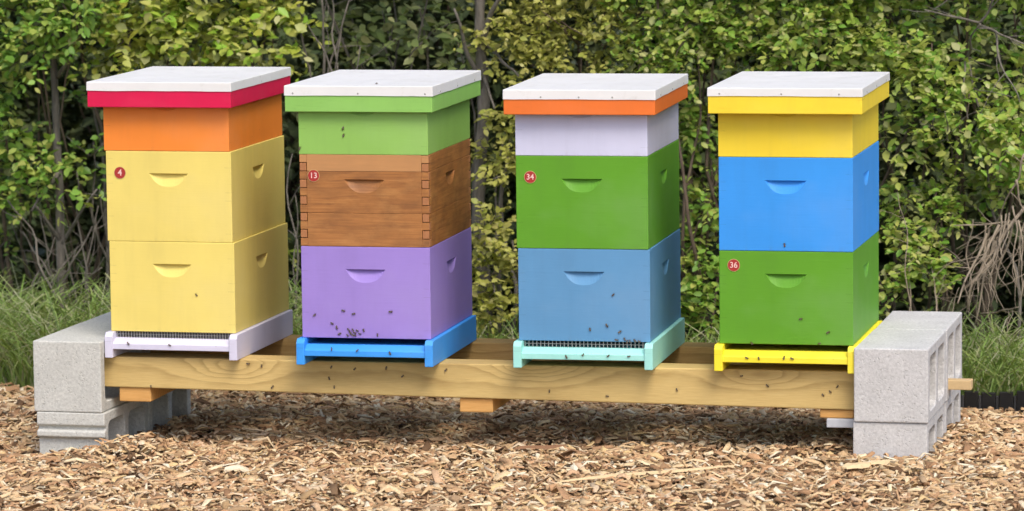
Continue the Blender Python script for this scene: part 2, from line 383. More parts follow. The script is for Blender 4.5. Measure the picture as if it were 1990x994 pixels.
# ------------------------------------------------------------------ concrete blocks
BW_, BL_, BH_ = .193, .375, .193
def block_mesh(name, x_len, L, H, grooved=False, mat='block'):
    """cores run along x; profile in y (0..L) and z (0..H)"""
    bm = bmesh.new(); fl, wb = .026, .032; core = (L-3*wb)/2
    if grooved:
        prof = [(0, 0), (L, 0), (L, H), (.0, H), (0, H-.034), (.013, H-.040), (.013, H-.046), (0, H-.051), (0, H-.066), (.016, H-.073), (.016, .03), (0, .024)]
    else:
        prof = [(0, 0), (L, 0), (L, H), (0, H)]
    loops = [prof]
    for i in range(2):
        y0 = wb+i*(core+wb); y1 = y0+core; z0, z1 = fl, H-fl; r = .022; pts = []
        for cx, cy, a0 in ((y1-r, z0+r, -90), (y1-r, z1-r, 0), (y0+r, z1-r, 90), (y0+r, z0+r, 180)):
            for s in range(4):
                a = math.radians(a0+30*s); pts.append((cx+r*math.cos(a), cy+r*math.sin(a)))
        loops.append(pts)
    edges = []
    for lp in loops:
        vv = [bm.verts.new((0, y, z)) for y, z in lp]
        edges += [bm.edges.new((vv[i], vv[(i+1) % len(vv)])) for i in range(len(vv))]
    bmesh.ops.triangle_fill(bm, use_beauty=True, use_dissolve=False, edges=edges)
    fs = list(bm.faces)
    ext = bmesh.ops.extrude_face_region(bm, geom=fs)
    bmesh.ops.translate(bm, vec=(x_len, 0, 0), verts=[g for g in ext['geom'] if isinstance(g, bmesh.types.BMVert)])
    bmesh.ops.recalc_face_normals(bm, faces=bm.faces)
    me = bpy.data.meshes.new(name); bm.to_mesh(me); bm.free(); me.materials.append(MAT[mat]); return me
mesh_p = block_mesh('concrete_block', BW_, BL_, BH_); mesh_g = block_mesh('concrete_block_grooved', BW_, BL_, BH_, True, 'block_smooth'); mesh_s = block_mesh('concrete_block_smooth', BW_, BL_, BH_, False, 'block_smooth')
def block(me, x, y, z, rz, label):
    o = link('concrete_block', me); o.location = (x, y, z); o.rotation_euler = (0, 0, rz)
    bevel(o, .0035, 2, 60); return tag(o, label, 'concrete block', 'concrete blocks under the stand ends')
zr = -.1235+Z0; zl = -.146+Z0
block(mesh_p, 1.846, -.305, zr, -.006, 'light grey upper concrete block beside the yellow hive base, nearest the camera')
block(mesh_p, 1.850, .0745, zr, .004, 'upper concrete block at the back right with a wood scrap in its core')
block(mesh_p, 1.843, -.300, zr-.194, -.004, 'half buried lower concrete block at the right front, under a whole pale block')
block(mesh_p, 1.846, .080, zr-.194, .006, 'half buried lower concrete block at the right back')
block(mesh_s, -.385, -.305, zl, -.025, 'upper concrete block left of the cream hive, smooth greenish grey front face')
block(mesh_s, -.374, .073, zl, -.03, 'upper concrete block at the back left, its top half hidden by the cream hive')
block(mesh_g, -.378, -.307, zl-.194, -.012, 'lower left front concrete block with grooved end, sunk in the mulch')
block(mesh_s, -.372, .073, zl-.194, -.02, 'lower concrete block at the back left with cores facing the stand')
# scraps of wood and a slab
def scrap(name, x0, x1, y0, y1, z0, z1, mat, label, cat, rz=0):
    bm = bmesh.new(); cx, cy = (x0+x1)/2, (y0+y1)/2
    box(bm, x0-cx, x1-cx, y0-cy, y1-cy, 0, z1-z0)
    for v_ in bm.verts: v_.co += Vector((rnd.uniform(-.0015, .0015), rnd.uniform(-.0015, .0015), rnd.uniform(-.001, .001)))
    o = bm_obj(name, bm, mat); o.location = (cx, cy, z0); o.rotation_euler = (0, 0, rz); bevel(o, .002)
    return tag(o, label, cat)
scrap('wood_scrap', 1.93, 2.104, .111, .150, zr+.0265, zr+.052, plain('weathered_scrap', lin(206,178,132), .8, 0, 60), 'short pale wood scrap sticking out of the right concrete block core', 'wood scrap')
scrap('wood_scrap', -.44, -.33, .30, .40, gz(-.4, .35)+.005, gz(-.4, .35)+.06, MAT['pine_fresh'], 'stub of tan lumber on the ground behind the left concrete blocks', 'wood scrap', .1)
scrap('paver_shard', 1.768, 1.842, -.25, -.12, -.149+Z0, -.125+Z0, plain('pale_paver', lin(196,200,206), .85, 0, 80), 'pale bluish grey slab wedged under the right end of the stand', 'slab')

# ------------------------------------------------------------------ timber stand
st = tag(empty('hive_stand', (0, 0, Z0)), 'long stand of two pine posts on cross pieces carrying the four hives', 'stand')
def beam(y0, y1, mat):
    bm = bmesh.new(); x0, x1 = -.25, 1.935
    box(bm, x0, x1, y0, y1, -.089, 0)
    for v in bm.verts:
        if v.co.z < -.05: v.co.z -= .009*(v.co.x-.45)            # the sawn timber is a little deeper at its right end
    o = bm_obj('beam', bm, mat, st); bevel(o, .004, 3, 60); return o
beam(-.250, -.161, MAT['pine']); beam(.158, .246, MAT['pine_back'])
for x0, x1, t0, t1 in ((-.163, -.074, -.0840, -.123), (.783, .873, -.0935, -.131), (1.748, 1.837, -.1025, -.1245)):
    bm = bmesh.new(); box(bm, x0, x1, -.243+rnd.uniform(-.004, .004), .262, t1, t0)
    bevel(bm_obj('cross_piece', bm, MAT['pine_fresh'], st), .003)

# ------------------------------------------------------------------ beehives
W, D, H, HS = .351, .508, .2445, .168
TH = .019
def handhold_wall(bm, wdt, h, zt, hw=.055, hh=.036, dp=.0135, mi=0):
    """one wall in the x/z plane at y=0 (outside is -y), with a scooped hand hold; returns nothing"""
    n_ = 14; A = []; B = []; Dp = []
    for i in range(n_+1):
        t = -1+2*i/n_; x = t*hw
        A.append(bm.verts.new((x, 0, zt)))
        g = (1-abs(t)**2.7)
        if 0 < i < n_:
            B.append(bm.verts.new((x, 0, zt-hh*g))); Dp.append(bm.verts.new((x, dp*g**.6, zt-.002)))
        else: B.append(A[-1]); Dp.append(A[-1])
    L, Rr = bm.verts.new((-wdt/2, 0, zt)), bm.verts.new((wdt/2, 0, zt))
    tl, tr = bm.verts.new((-wdt/2, 0, h)), bm.verts.new((wdt/2, 0, h)); bl, br = bm.verts.new((-wdt/2, 0, 0)), bm.verts.new((wdt/2, 0, 0))
    bm.faces.new([L]+A+[Rr, tr, tl]); bm.faces.new([bl, br, Rr]+B[::-1]+[L])
    for i in range(n_):
        q = [A[i], A[i+1], Dp[i+1], Dp[i]]; q = [v for j, v in enumerate(q) if v not in q[:j]]
        if len(q) > 2: bm.faces.new(q)
        q = [Dp[i], Dp[i+1], B[i+1], B[i]]; q = [v for j, v in enumerate(q) if v not in q[:j]]
        if len(q) > 2: bm.faces.new(q)
def hive_box(name, h, mat, parent, z, dx=0, dy=0, rz=0, zt=None):
    bm = bmesh.new(); zt = zt or h-.060
    for wd, dist, ang in ((W, D/2, 0), (D, W/2, 90), (W, D/2, 180), (D, W/2, 270)):
        b2 = bmesh.new(); handhold_wall(b2, wd, h-.0006, zt)
        bmesh.ops.translate(b2, vec=(0, -dist, 0), verts=b2.verts)
        bmesh.ops.rotate(b2, cent=(0, 0, 0), matrix=Matrix.Rotation(math.radians(ang), 3, 'Z'), verts=b2.verts)
        t = bpy.data.meshes.new('t'); b2.to_mesh(t); b2.free(); bm.from_mesh(t); bpy.data.meshes.remove(t)
    bmesh.ops.remove_doubles(bm, verts=bm.verts, dist=.0004)
    # rim (box wall thickness) and inner faces
    zz = h-.0006
    def quad(*p): bm.faces.new([bm.verts.new(q) for q in p])
    for zq in (0, zz):
        a, b, c, d = W/2, D/2, W/2-TH, D/2-TH
        quad((-a,-b,zq),(a,-b,zq),(c,-d,zq),(-c,-d,zq)); quad((a,-b,zq),(a,b,zq),(c,d,zq),(c,-d,zq))
        quad((a,b,zq),(-a,b,zq),(-c,d,zq),(c,d,zq)); quad((-a,b,zq),(-a,-b,zq),(-c,-d,zq),(-c,d,zq))
    c, d = W/2-TH, D/2-TH
    for p, q in (((-c,-d),(c,-d)),((c,-d),(c,d)),((c,d),(-c,d)),((-c,d),(-c,-d))):
        quad((*p,0),(*q,0),(*q,zz),(*p,zz))
    bmesh.ops.remove_doubles(bm, verts=bm.verts, dist=.0004)
    lay = bm.edges.layers.float.new('bevel_weight_edge')
    for e in bm.edges:
        a, b = e.verts[0].co, e.verts[1].co
        out = lambda v: (abs(abs(v.x)-W/2) < 1e-4)+(abs(abs(v.y)-D/2) < 1e-4)+(v.z < 1e-4 or v.z > zz-1e-4)
        m_ = (a+b)/2
        if out(a) >= 2 and out(b) >= 2 and out(m_) >= 2: e[lay] = 1
    o = bm_obj(name, bm, mat, parent, (dx, dy, z)); o.rotation_euler = (0, 0, rz)
    bevel(o, .0016, 2, 60).modifiers[0].limit_method = 'WEIGHT'; return o
FH = H/11
def finger_plank(name, k0, k1, wd, own, h, parent, mats, loc, rz, hold=None):
    """a plank wd wide in x, fingers of rows k0..k1-1 at both ends when row parity == own"""
    bm = bmesh.new(); g = .0009
    z0, z1 = k0*FH+.0003, k1*FH-.0003
    inner = wd/2-TH-g
    if hold:
        zt = hold; b2 = bmesh.new(); n_ = 14; hw, hh, dp = .041, .030, .0125; A=[];B=[];Dp=[]
        handhold_wall(b2, inner*2, z1-z0, zt-z0)
        vs_ = [(-inner,0,0),(inner,0,0),(inner,TH,0),(-inner,TH,0),(-inner,0,z1-z0),(inner,0,z1-z0),(inner,TH,z1-z0),(-inner,TH,z1-z0)]
        vv = [b2.verts.new(p) for p in vs_]
        for q in ((0,3,2,1),(4,5,6,7),(1,2,6,5),(2,3,7,6),(3,0,4,7)): b2.faces.new([vv[i] for i in q])
        bmesh.ops.remove_doubles(b2, verts=b2.verts, dist=.0002)
        bmesh.ops.translate(b2, vec=(0, 0, z0), verts=b2.verts)
        t = bpy.data.meshes.new('t'); b2.to_mesh(t); b2.free(); bm.from_mesh(t); bpy.data.meshes.remove(t)
    else: box(bm, -inner, inner, 0, TH, z0, z1)
    for k_ in range(k0, k1):
        if k_ % 2 == own:
            a, b = k_*FH+g, (k_+1)*FH-g
            for s in (-1, 1):
                fs = box(bm, min(s*inner, s*wd/2), max(s*inner, s*wd/2), .0006, TH-.0006, a, b)
                for f in fs:
                    f.normal_update()
                    if abs(f.normal.x) > .9: f.material_index = 1
    o = bm_obj(name, bm, mats, parent, loc); o.rotation_euler = (0, 0, rz); bevel(o, .0008, 1, 60); return o
def cedar_box(parent, z, dx, dy):
    bm = bmesh.new()
    c, d = W/2-TH-.002, D/2-TH-.002                               # inner frame-rest lining holds the planks together
    box(bm, -c, c, -d, -d+.006, .002, H-.012); box(bm, -c, c, d-.006, d, .002, H-.012)
    box(bm, -c, -c+.006, -d+.007, d-.007, .002, H-.012); box(bm, c-.006, c, -d+.007, d-.007, .002, H-.012)
    root = bm_obj('brood_box', bm, MAT['cedar'], parent, (dx, dy, z))
    root['label'] = 'unpainted brown cedar box with finger joints'
    mats = [MAT['cedar'], MAT['endgrain']]
    for ang, wd, dist, own in ((0, W, D/2, 0), (180, W, D/2, 0), (90, D, W/2, 1), (270, D, W/2, 1)):
        for (k0, k1) in ((0, 4), (4, 9), (9, 11)):
            v = Matrix.Rotation(math.radians(ang), 3, 'Z') @ Vector((0, -dist, 0))
            finger_plank('plank', k0, k1, wd, own, H, root, [MAT['cedar_pale'] if k0 == 9 and ang == 0 else MAT['cedar'], MAT['endgrain']], v, math.radians(ang), (H-.066) if k0 == 4 else None)
    return root
STK = None
def sticker(parent, x, y, z, text):
    bm = bmesh.new(); R0 = .0165
    def disc(r, yy, mi, n_=28, wob=0):
        vv = [bm.verts.new((r*math.cos(2*math.pi*i/n_), yy, r*math.sin(2*math.pi*i/n_))) for i in range(n_)]
        f = bm.faces.new(vv); f.material_index = mi; return f
    f = disc(R0, 0, 0); 
    ext = bmesh.ops.extrude_face_region(bm, geom=[f])
    bmesh.ops.translate(bm, vec=(0, -.0006, 0), verts=[g for g in ext['geom'] if isinstance(g, bmesh.types.BMVert)])
    disc(R0*.93, -.0009, 1)
    cu = bpy.data.curves.new('digits', 'FONT'); cu.body = text; cu.align_x = 'CENTER'; cu.align_y = 'CENTER'; cu.size = .025 if len(text) == 1 else .021
    cu.offset = .0002
    to = bpy.data.objects.new('digits', cu); COL.objects.link(to); bpy.context.view_layer.update()
    me = bpy.data.meshes.new_from_object(to.evaluated_get(bpy.context.evaluated_depsgraph_get()))
    bpy.data.objects.remove(to); b2 = bmesh.new(); b2.from_mesh(me); bpy.data.meshes.remove(me)
    for v in b2.verts: v.co = Vector((v.co.x, -.0013, v.co.y))
    for f in b2.faces: f.material_index = 2; f.smooth = False
    t = bpy.data.meshes.new('t'); b2.to_mesh(t); b2.free(); bm.from_mesh(t); bpy.data.meshes.remove(t)
    me = bpy.data.meshes.new('number_sticker'); bm.to_mesh(me); bm.free()
    for m in (MAT['stk_edge'], MAT['stk_red'], MAT['stk_white']): me.materials.append(m)
    o = link('number_sticker', me, None, parent, (x, y, z)); o['label'] = 'round red sticker with pale number %s' % text
    return o
MAT['stk_edge'] = plain('sticker_edge', lin(206,176,120), .5); MAT['stk_red'] = plain('sticker_red', lin(172,50,46), .5); MAT['stk_white'] = plain('sticker_digit', lin(246,206,196), .5)
BB = .372; RL = .0245; B0 = .0703
def bottom_board(parent, mat, screen):
    bm = bmesh.new(); yf = -D/2-RL; yb = D/2-.002; xi = BB/2-.0215
    pr = [(yf, .024), (yf, .039), (yf+.004, .042), (-D/2+.004, .0525), (yb, .0525), (yb, .024)]
    a = [bm.verts.new((-xi, y, z)) for y, z in pr]; b = [bm.verts.new((xi, y, z)) for y, z in pr]
    n_ = len(pr)
    for i in range(n_): bm.faces.new((a[i], a[(i+1) % n_], b[(i+1) % n_], b[i]))
    bm.faces.new(a[::-1]); bm.faces.new(b)
    fl = bm_obj('bottom_board', bm, mat, parent); bevel(fl, .0012)
    for s in (-1, 1):
        bm = bmesh.new(); x0, x1 = sorted((s*BB/2, s*(BB/2-.0222)))
        pr = [(yf-.004, .0005), (yf-.004, .058), (yf+.006, .0695), (yb+.003, .0695), (yb+.003, .0005)]
        a = [bm.verts.new((x0, y, z)) for y, z in pr]; b = [bm.verts.new((x1, y, z)) for y, z in pr]
        for i in range(5): bm.faces.new((a[i], a[(i+1) % 5], b[(i+1) % 5], b[i]))
        bm.faces.new(a[::-1]); bm.faces.new(b)
        bevel(bm_obj('rail', bm, mat, fl), .002)
    bm = bmesh.new(); box(bm, -xi, xi, yb-.02, yb, .053, .0695); bm_obj('back_cleat', bm, mat, fl)
    if screen:
        bm = bmesh.new(); x = -xi+.004
        while x < xi-.002:
            box(bm, x-.0011, x+.0011, -D/2+.008, -D/2+.0102, .0528, .0698); x += screen
        box(bm, -xi, xi, -D/2+.0103, -D/2+.0118, .0605, .0623)
        s_ = bm_obj('entrance_screen', bm, MAT['wire'], fl); s_['label'] = 'wire mesh screen across the hive entrance'
    return fl
LW, LD = .403, .580
bm = bmesh.new(); bmesh.ops.create_uvsphere(bm, u_segments=8, v_segments=5, radius=.0027, matrix=Matrix.Diagonal((1, 1, .5, 1)))
NAIL = bpy.data.meshes.new('nail'); bm.to_mesh(NAIL); bm.free(); NAIL.materials.append(MAT['nail'])
def cover(parent, mat, zr_, zb_, zt_, lx, ly, la, nails):
    bm = bmesh.new(); a, b = LW/2-.0015, LD/2-.0015; c, d = a-.016, b-.016
    z0, z1 = zr_, zt_-.0075
    box(bm, -a, a, -b, -d, z0, z1); box(bm, -a, a, d, b, z0, z1); box(bm, -a, -c, -d+.0002, d-.0002, z0, z1); box(bm, c, a, -d+.0002, d-.0002, z0, z1)
    box(bm, -c+.0002, c-.0002, -d+.0002, d-.0002, z1-.019, z1-.0005)
    o = bm_obj('outer_cover', bm, mat, parent, (lx, ly, 0)); o.rotation_euler = (0, 0, la); bevel(o, .0018, 2, 60)
    bm = bmesh.new(); a, b = LW/2, LD/2; n_ = 14; grid = {}
    for i in range(n_+1):
        for j in range(n_+1):
            u, v = -1+2*i/n_, -1+2*j/n_
            dz = -.0030*(1-u*u)*(1-v*v)+.0022*noise.noise(Vector((u*3+lx*90, v*3, zr_*40)))*(1-abs(u)**6)*(1-abs(v)**6)
            grid[i, j] = bm.verts.new((a*u, b*v, zt_+dz))
    for i in range(n_):
        for j in range(n_): bm.faces.new((grid[i,j], grid[i+1,j], grid[i+1,j+1], grid[i,j+1]))
    per = [(i, 0) for i in range(n_)]+[(n_, j) for j in range(n_)]+[(n_-i, n_) for i in range(n_)]+[(0, n_-j) for j in range(n_)]
    low = []
    for (i, j) in per:
        g = grid[i, j].co; e = 1.0025
        low.append(bm.verts.new((g.x*e, g.y*e, zb_+.0012*noise.noise(Vector((g.x*14+lx*50, g.y*14, zb_*30))))))
    for q in range(len(per)):
        q2 = (q+1) % len(per); bm.faces.new((grid[per[q]], low[q], low[q2], grid[per[q2]]))
    sh = bm_obj('metal_sheet', bm, MAT['cover'], o); sh['label'] = 'white metal sheet folded over the top of the cover'
    bevel(sh, .0022, 2, 50)
    if not nails: return o
    for t in nails: link('nail', NAIL, None, o, (LW*(t-.5), -LD/2-.0005, zb_+.006)).rotation_euler = (math.pi/2, 0, 0)
    for t in (.15, .5, .85): link('nail', NAIL, None, o, (LW/2+.0005, LD*(t-.5), zb_+.006)).rotation_euler = (0, math.pi/2, 0)
    return o
HIVES = [
 dict(p=(0, 0, -.0128), label='leftmost beehive, two cream boxes under an orange super and crimson rimmed cover', lower='cream', upper='cream', sup='orange', rim='crimson', board='palelilac',
      z=(.6794,.7235,.7474), lid=(-.0165,-.0045,.0047), d=(-.0055,-.0101), stk=('upper','4',-.136,.185), screen=.0078, nails=()),
 dict(p=(.5436, -.0501, .0106), label='beehive with a brown cedar box between light green super and purple box', lower='purple', upper='cedar', sup='lightgreen', rim='rimgreen', board='skyblue',
      z=(.6738,.7170,.7432), lid=(-.0052,.0111,-.0063), d=(-.0003,-.0008), stk=('upper','13',-.137,.188), screen=0, nails=(.06,.5,.95)),
 dict(p=(1.1255, -.0255, .0203), label='beehive with lavender super, green box, steel blue box and mint base', lower='steelblue', upper='leafgreen', sup='lavender', rim='orangerim', board='mint',
      z=(.6700,.7102,.7355), lid=(-.0041,-.0043,.0089), d=(-.0024,-.0032), stk=('upper','34',-.137,.188), screen=.0105, nails=(.25,.5,.72)),
 dict(p=(1.6638, -.0139, .0022), label='rightmost beehive, yellow super on sky blue box on green box with yellow base', lower='leafgreen', upper='azure', sup='yellow', rim='yellow', board='lemon',
      z=(.6757,.7216,.7431), lid=(.0035,-.0141,.0065), d=(.0005,-.0005), stk=('lower','36',-.137,.206), screen=0, nails=(.08,.48,.85)),
]
for hv in HIVES:
    x, y, a = hv['p']; root = tag(empty('beehive', (x, y, Z0), a), hv['label'], 'beehive', 'beehives in a row on the stand')
    hv['root'] = root
    bottom_board(root, MAT[hv['board']], hv['screen'])
    zb = B0
    lo = hive_box('brood_box', H, MAT[hv['lower']], root, zb, 0, 0, rnd.uniform(-.003, .003))
    up = cedar_box(root, zb+H, hv['d'][0], 0) if hv['upper'] == 'cedar' else hive_box('brood_box', H, MAT[hv['upper']], root, zb+H, hv['d'][0], rnd.uniform(-.001, .001), rnd.uniform(-.003, .003))
    hive_box('super', min(HS, hv['z'][1]-zb-2*H-.004), MAT[hv['sup']], root, zb+2*H, hv['d'][1], rnd.uniform(-.001, .001), rnd.uniform(-.003, .003), zt=hv['z'][0]-zb-2*H+.024)
    cover(root, MAT[hv['rim']], *hv['z'], *hv['lid'], hv['nails'])
    s_ = hv['stk']; sticker(up if s_[0] == 'upper' else lo, s_[2], -D/2-.0008, s_[3], s_[1])

# ------------------------------------------------------------------ plastic lawn edging
ed = tag(empty('lawn_edging', (2.0, .875, 0)), 'black plastic lawn edging between mulch and grass at the right', 'edging')
blk = plain('black_plastic', (.012, .012, .013), .45); gpl = plain('grey_plastic_post', (.05, .05, .053), .6)
for i in range(24):
    x0 = -.25+i*.05; g = gz(2+x0, .875)
    bm = bmesh.new(); box(bm, x0, x0+.040, -.006+rnd.uniform(-.003, .003), .006, g-.03, g+.058+rnd.uniform(-.003, .003))
    bevel(bm_obj('panel', bm, blk, ed), .002)
    bm = bmesh.new(); box(bm, x0+.0405, x0+.0495, -.002, .008, g-.03, g+.046); bevel(bm_obj('post', bm, gpl, ed), .002)

# ------------------------------------------------------------------ foliage
LEAF_V = np.array([(0,0,0),(-.30,.30,.06),(.30,.30,.06),(-.27,.66,.05),(.27,.66,.05),(0,1,-.04),(0,.32,0),(0,.68,.0)])
LEAF_T = [(0,6,1),(0,2,6),(6,7,3,1),(6,2,4,7),(7,5,3),(7,4,5)]
def frames(dirs, ups):
    y = dirs/np.linalg.norm(dirs, axis=1, keepdims=True)
    x = np.cross(y, ups); x /= np.linalg.norm(x, axis=1, keepdims=True)+1e-9
    z = np.cross(x, y); return x, y, z
def leaves_arr(P, dirs, ups, size, width):
    x, y, z = frames(dirs, ups)
    V = P[:, None, :] + size[:, None, None]*(LEAF_V[None, :, 0:1]*width[:, None, None]*x[:, None, :] + LEAF_V[None, :, 1:2]*y[:, None, :] + LEAF_V[None, :, 2:3]*z[:, None, :])
    return V.reshape(-1, 3)
LEAFMATS = {
 'bright': leaf_mat('leaf_bright', [lin(120,146,40), lin(160,184,56), lin(182,202,80), lin(144,170,50), lin(194,212,104)]),
 'mid': leaf_mat('leaf_mid', [lin(88,114,38), lin(130,156,56), lin(156,178,76), lin(112,140,48)]),
 'dull': leaf_mat('leaf_dull', [lin(90,98,52), lin(126,132,76), lin(150,154,98), lin(112,120,62), lin(138,126,88)]),
 'yellow': leaf_mat('leaf_yellowish', [lin(130,126,50), lin(168,164,70), lin(182,188,84), lin(146,128,76), lin(160,174,70)]),
 'green': leaf_mat('leaf_green', [lin(98,128,40), lin(140,168,58), lin(168,192,78), lin(122,152,48), lin(180,202,100)]),
 'dark': leaf_mat('leaf_shade_painted', [lin(46,48,24), lin(60,66,30), lin(78,78,42)], .9, .1),  # ordinary leaf greens darkened to imitate shade deep in the hedge
}
def clump_leaves(c, r, cov, size, droop=.25):
    """sprays of leaves through an uneven clump; returns base points, directions, ups, sizes, twig list"""
    area = 4*math.pi*r*r; nl = int(cov*area/(size*size*.42)); per = 9; ns = max(4, nl//per)
    d = rng.normal(size=(ns, 3)); d /= np.linalg.norm(d, axis=1, keepdims=True); d[:, 1] -= .35; d[:, 2] += .2; d /= np.linalg.norm(d, axis=1, keepdims=True)
    rad = r*(rng.uniform(.3, 1.0, ns)**.5)*(1+.6*np.array([noise.noise(Vector((a*2+c[0]*3, b*2, e*2+c[2]*3))) for a, b, e in d]))
    base = np.array(c)+d*rad[:, None]*np.array([1.15, .8, .95])
    tdir = d+rng.normal(size=(ns, 3))*.55+np.array([0, 0, .1]); tdir /= np.linalg.norm(tdir, axis=1, keepdims=True)
    tl = rng.uniform(2.2, 4.2, ns)*size
    P = []; Dr = []; U = []; S = []
    for q in range(per):
        t = (q+rng.random(ns)*.6)/per
        p = base+tdir*(tl*(t-.3))[:, None]; p[:, 2] -= droop*tl*t*t
        side = np.cross(tdir, np.array([0, 0, 1.]))+1e-6; side /= np.linalg.norm(side, axis=1, keepdims=True)
        s = 1 if q % 2 else -1
        dr = tdir*.55+side*s*.8+rng.normal(size=(ns, 3))*.38; dr[:, 2] -= .25
        up = np.array([0, -.35, 1.])+rng.normal(size=(ns, 3))*.45
        P.append(p); Dr.append(dr); U.append(up); S.append(size*(.45+.9*rng.random(ns)**1.3)*(1.1-.35*t))
    return np.concatenate(P), np.concatenate(Dr), np.concatenate(U), np.concatenate(S), list(zip(base, tdir, tl))
leaf_me = bpy.data.meshes.new('leaf'); leaf_me.from_pydata([tuple(v) for v in LEAF_V], [], LEAF_T)
LM = {k_: leaf_me.copy() for k_ in LEAFMATS}
for k_ in LM: LM[k_].materials.append(LEAFMATS[k_])
def stem_path(p0, p1, wob, n_=9):
    p0, p1 = Vector(p0), Vector(p1); L = (p1-p0).length; sd = rnd.random()*50; pts = []
    for i in range(n_+1):
        t = i/n_; q = p0.lerp(p1, t)
        q += Vector((noise.noise(Vector((t*2.3, sd, 0))), noise.noise(Vector((t*2.3, sd, 9))), .4*noise.noise(Vector((t*2.3, sd, 4)))))*wob*L*min(1, 3*t)
        pts.append(q)
    return pts
def shrub(label, kind, clumps, leaf, cov, roots=3, stem_mat='bark_brown', loose=24, name='hedge_shrub', cat='shrub', group='shrubs of the hedge behind the hives', stem_r=.0075):
    """clumps: (px, py, r_px, Y) in photograph units -> world"""
    cl = []
    for c in clumps:
        p = at(c[0], c[1], c[3]); cl.append((p, c[2]*(c[3]+11.2)/FPX, c[4] if len(c) > 4 else 1))
    cx = sum(p.x for p, r, q in cl)/len(cl); cy = max(p.y for p, r, q in cl)
    root = tag(empty(name, (cx, cy, gz(cx, cy))), label, cat, group)
    P = []; Dr = []; U = []; S = []; tw = []
    for p, r, q in cl:
        a = clump_leaves(p, r, cov*q, leaf); P.append(a[0]); Dr.append(a[1]); U.append(a[2]); S.append(a[3]); tw += a[4]
    P, Dr, U, S = map(np.concatenate, (P, Dr, U, S)); n_ = len(P); wd = rng.uniform(.75, 1.15, n_)
    off = np.array(root.location)
    # the leaves nearest the viewer, one by one
    front = np.argsort(P[:, 1]-.15*rng.random(n_))[:loose*4]; front = rng.choice(front, min(loose, len(front)), replace=False) if loose else np.array([], int)
    msk = np.ones(n_, bool); msk[front] = False
    fo = arrays('foliage', leaves_arr(P[msk]-off, Dr[msk], U[msk], S[msk], wd[msk]), LEAF_T, int(msk.sum()), LEAFMATS[kind], root)
    fo['kind'] = 'stuff'
    if len(front):
        x, y, z = frames(Dr[front], U[front])
        for i, fi in enumerate(front):
            o = bpy.data.objects.new('leaf', LM[kind]); COL.objects.link(o); o.parent = root
            m = Matrix(((*[0]*4,),)*4); 
            for rr in range(3):
                m[rr][0] = x[i][rr]*S[fi]*wd[fi]; m[rr][1] = y[i][rr]*S[fi]; m[rr][2] = z[i][rr]*S[fi]; m[rr][3] = P[fi][rr]-off[rr]
            m[3][3] = 1; o.matrix_local = m
    # stems from the ground up to each clump, and twigs to the sprays
    bases = [Vector((cx+rnd.uniform(-.2, .2), cy+rnd.uniform(-.05, .15), 0)) for _ in range(roots)]
    for i, (p, r, q) in enumerate(cl):
        b = min(bases, key=lambda v_: abs(v_.x-p.x)+rnd.random()*.15); bm = bmesh.new()
        pts = stem_path((b.x, b.y, gz(b.x, b.y)-.02), p+Vector((0, .02, r*.6)), .12); n2 = len(pts)
        sr = stem_r*(.7+.6*rnd.random())
        tube_bm(bm, pts, [sr*(1-.75*j/n2) for j in range(n2)], 6)
        for bs, td, tl in rnd.sample(tw, min(len(tw), 10)):
            bs = Vector(bs)
            if (bs-p).length < r*1.4: tube_bm(bm, stem_path(p+(bs-p)*.1, bs+Vector(td)*tl*.5, .1, 4), [.004, .0034, .0028, .002, .0012], 4)
        bmesh.ops.translate(bm, vec=-Vector(off), verts=bm.verts)
        bm_obj('stem', bm, MAT[stem_mat], root, smooth=True)
    return root
LEAF = .034
shrub('leafy shrub at the far left edge, mid green leaves over dark gaps', 'mid', [(50,30,110,1.4),(-40,140,100,1.5),(10,265,70,1.4),(95,340,60,1.35),(45,375,50,1.4),(140,30,70,1.28),(60,100,55,1.3),(-90,360,120,1.6),(40,-120,130,1.4),(150,-110,110,1.35)], .036, 1.15)
shrub('bright yellow-green shrub behind and above the cream hive', 'bright', [(245,75,75,1.35),(330,55,90,1.35),(420,60,90,1.35),(505,70,80,1.35),(300,-40,110,1.45),(450,-50,110,1.45),(540,35,50,1.4),(205,110,40,1.4),(330,-170,130,1.4),(480,-170,130,1.4),(350,280,100,1.8,.4),(450,440,100,1.8,.4)], .042, 1.3)
shrub('dull olive vine thicket with broad leaves above the light green hive', 'dull', [(690,45,60,1.75,.5),(760,90,65,1.65,.7),(840,60,70,1.65,.7),(730,-40,90,1.7,.7),(885,110,50,1.55,.8),(700,125,45,1.65,.5),(800,-150,130,1.5),(660,-160,110,1.5),(760,300,100,1.8,.4)], .044, .85, roots=4, stem_mat='bark_grey')
shrub('yellowish small-leaved shrub right of the grey tree trunk', 'yellow', [(1000,60,70,1.5),(1065,35,80,1.5),(1130,90,75,1.5,.8),(1030,130,60,1.45,.8),(1180,40,70,1.5,.8),(1090,-60,100,1.55),(1090,-180,120,1.5),(1120,300,100,1.8,.4)], .028, 1.1)
shrub('dense green shrub between the lavender and yellow supers', 'green', [(1285,70,70,1.45),(1350,45,75,1.4),(1425,70,70,1.45),(1240,130,45,1.4),(1330,130,50,1.35),(1320,-160,120,1.45),(1430,-170,120,1.45),(1400,-40,110,1.5),(1240,-50,90,1.5),(1355,230,55,1.5,.9)], .029, 1.4)
shrub('dense bright shrub above the rightmost hive cover', 'green', [(1505,45,70,1.45),(1590,65,75,1.35),(1670,50,75,1.45),(1700,110,60,1.35),(1765,130,65,1.3),(1600,-170,130,1.4),(1740,-160,130,1.4),(1560,-50,110,1.5),(1700,-40,110,1.5),(1490,110,45,1.4),(1560,330,100,1.8,.4)], .030, 1.4)
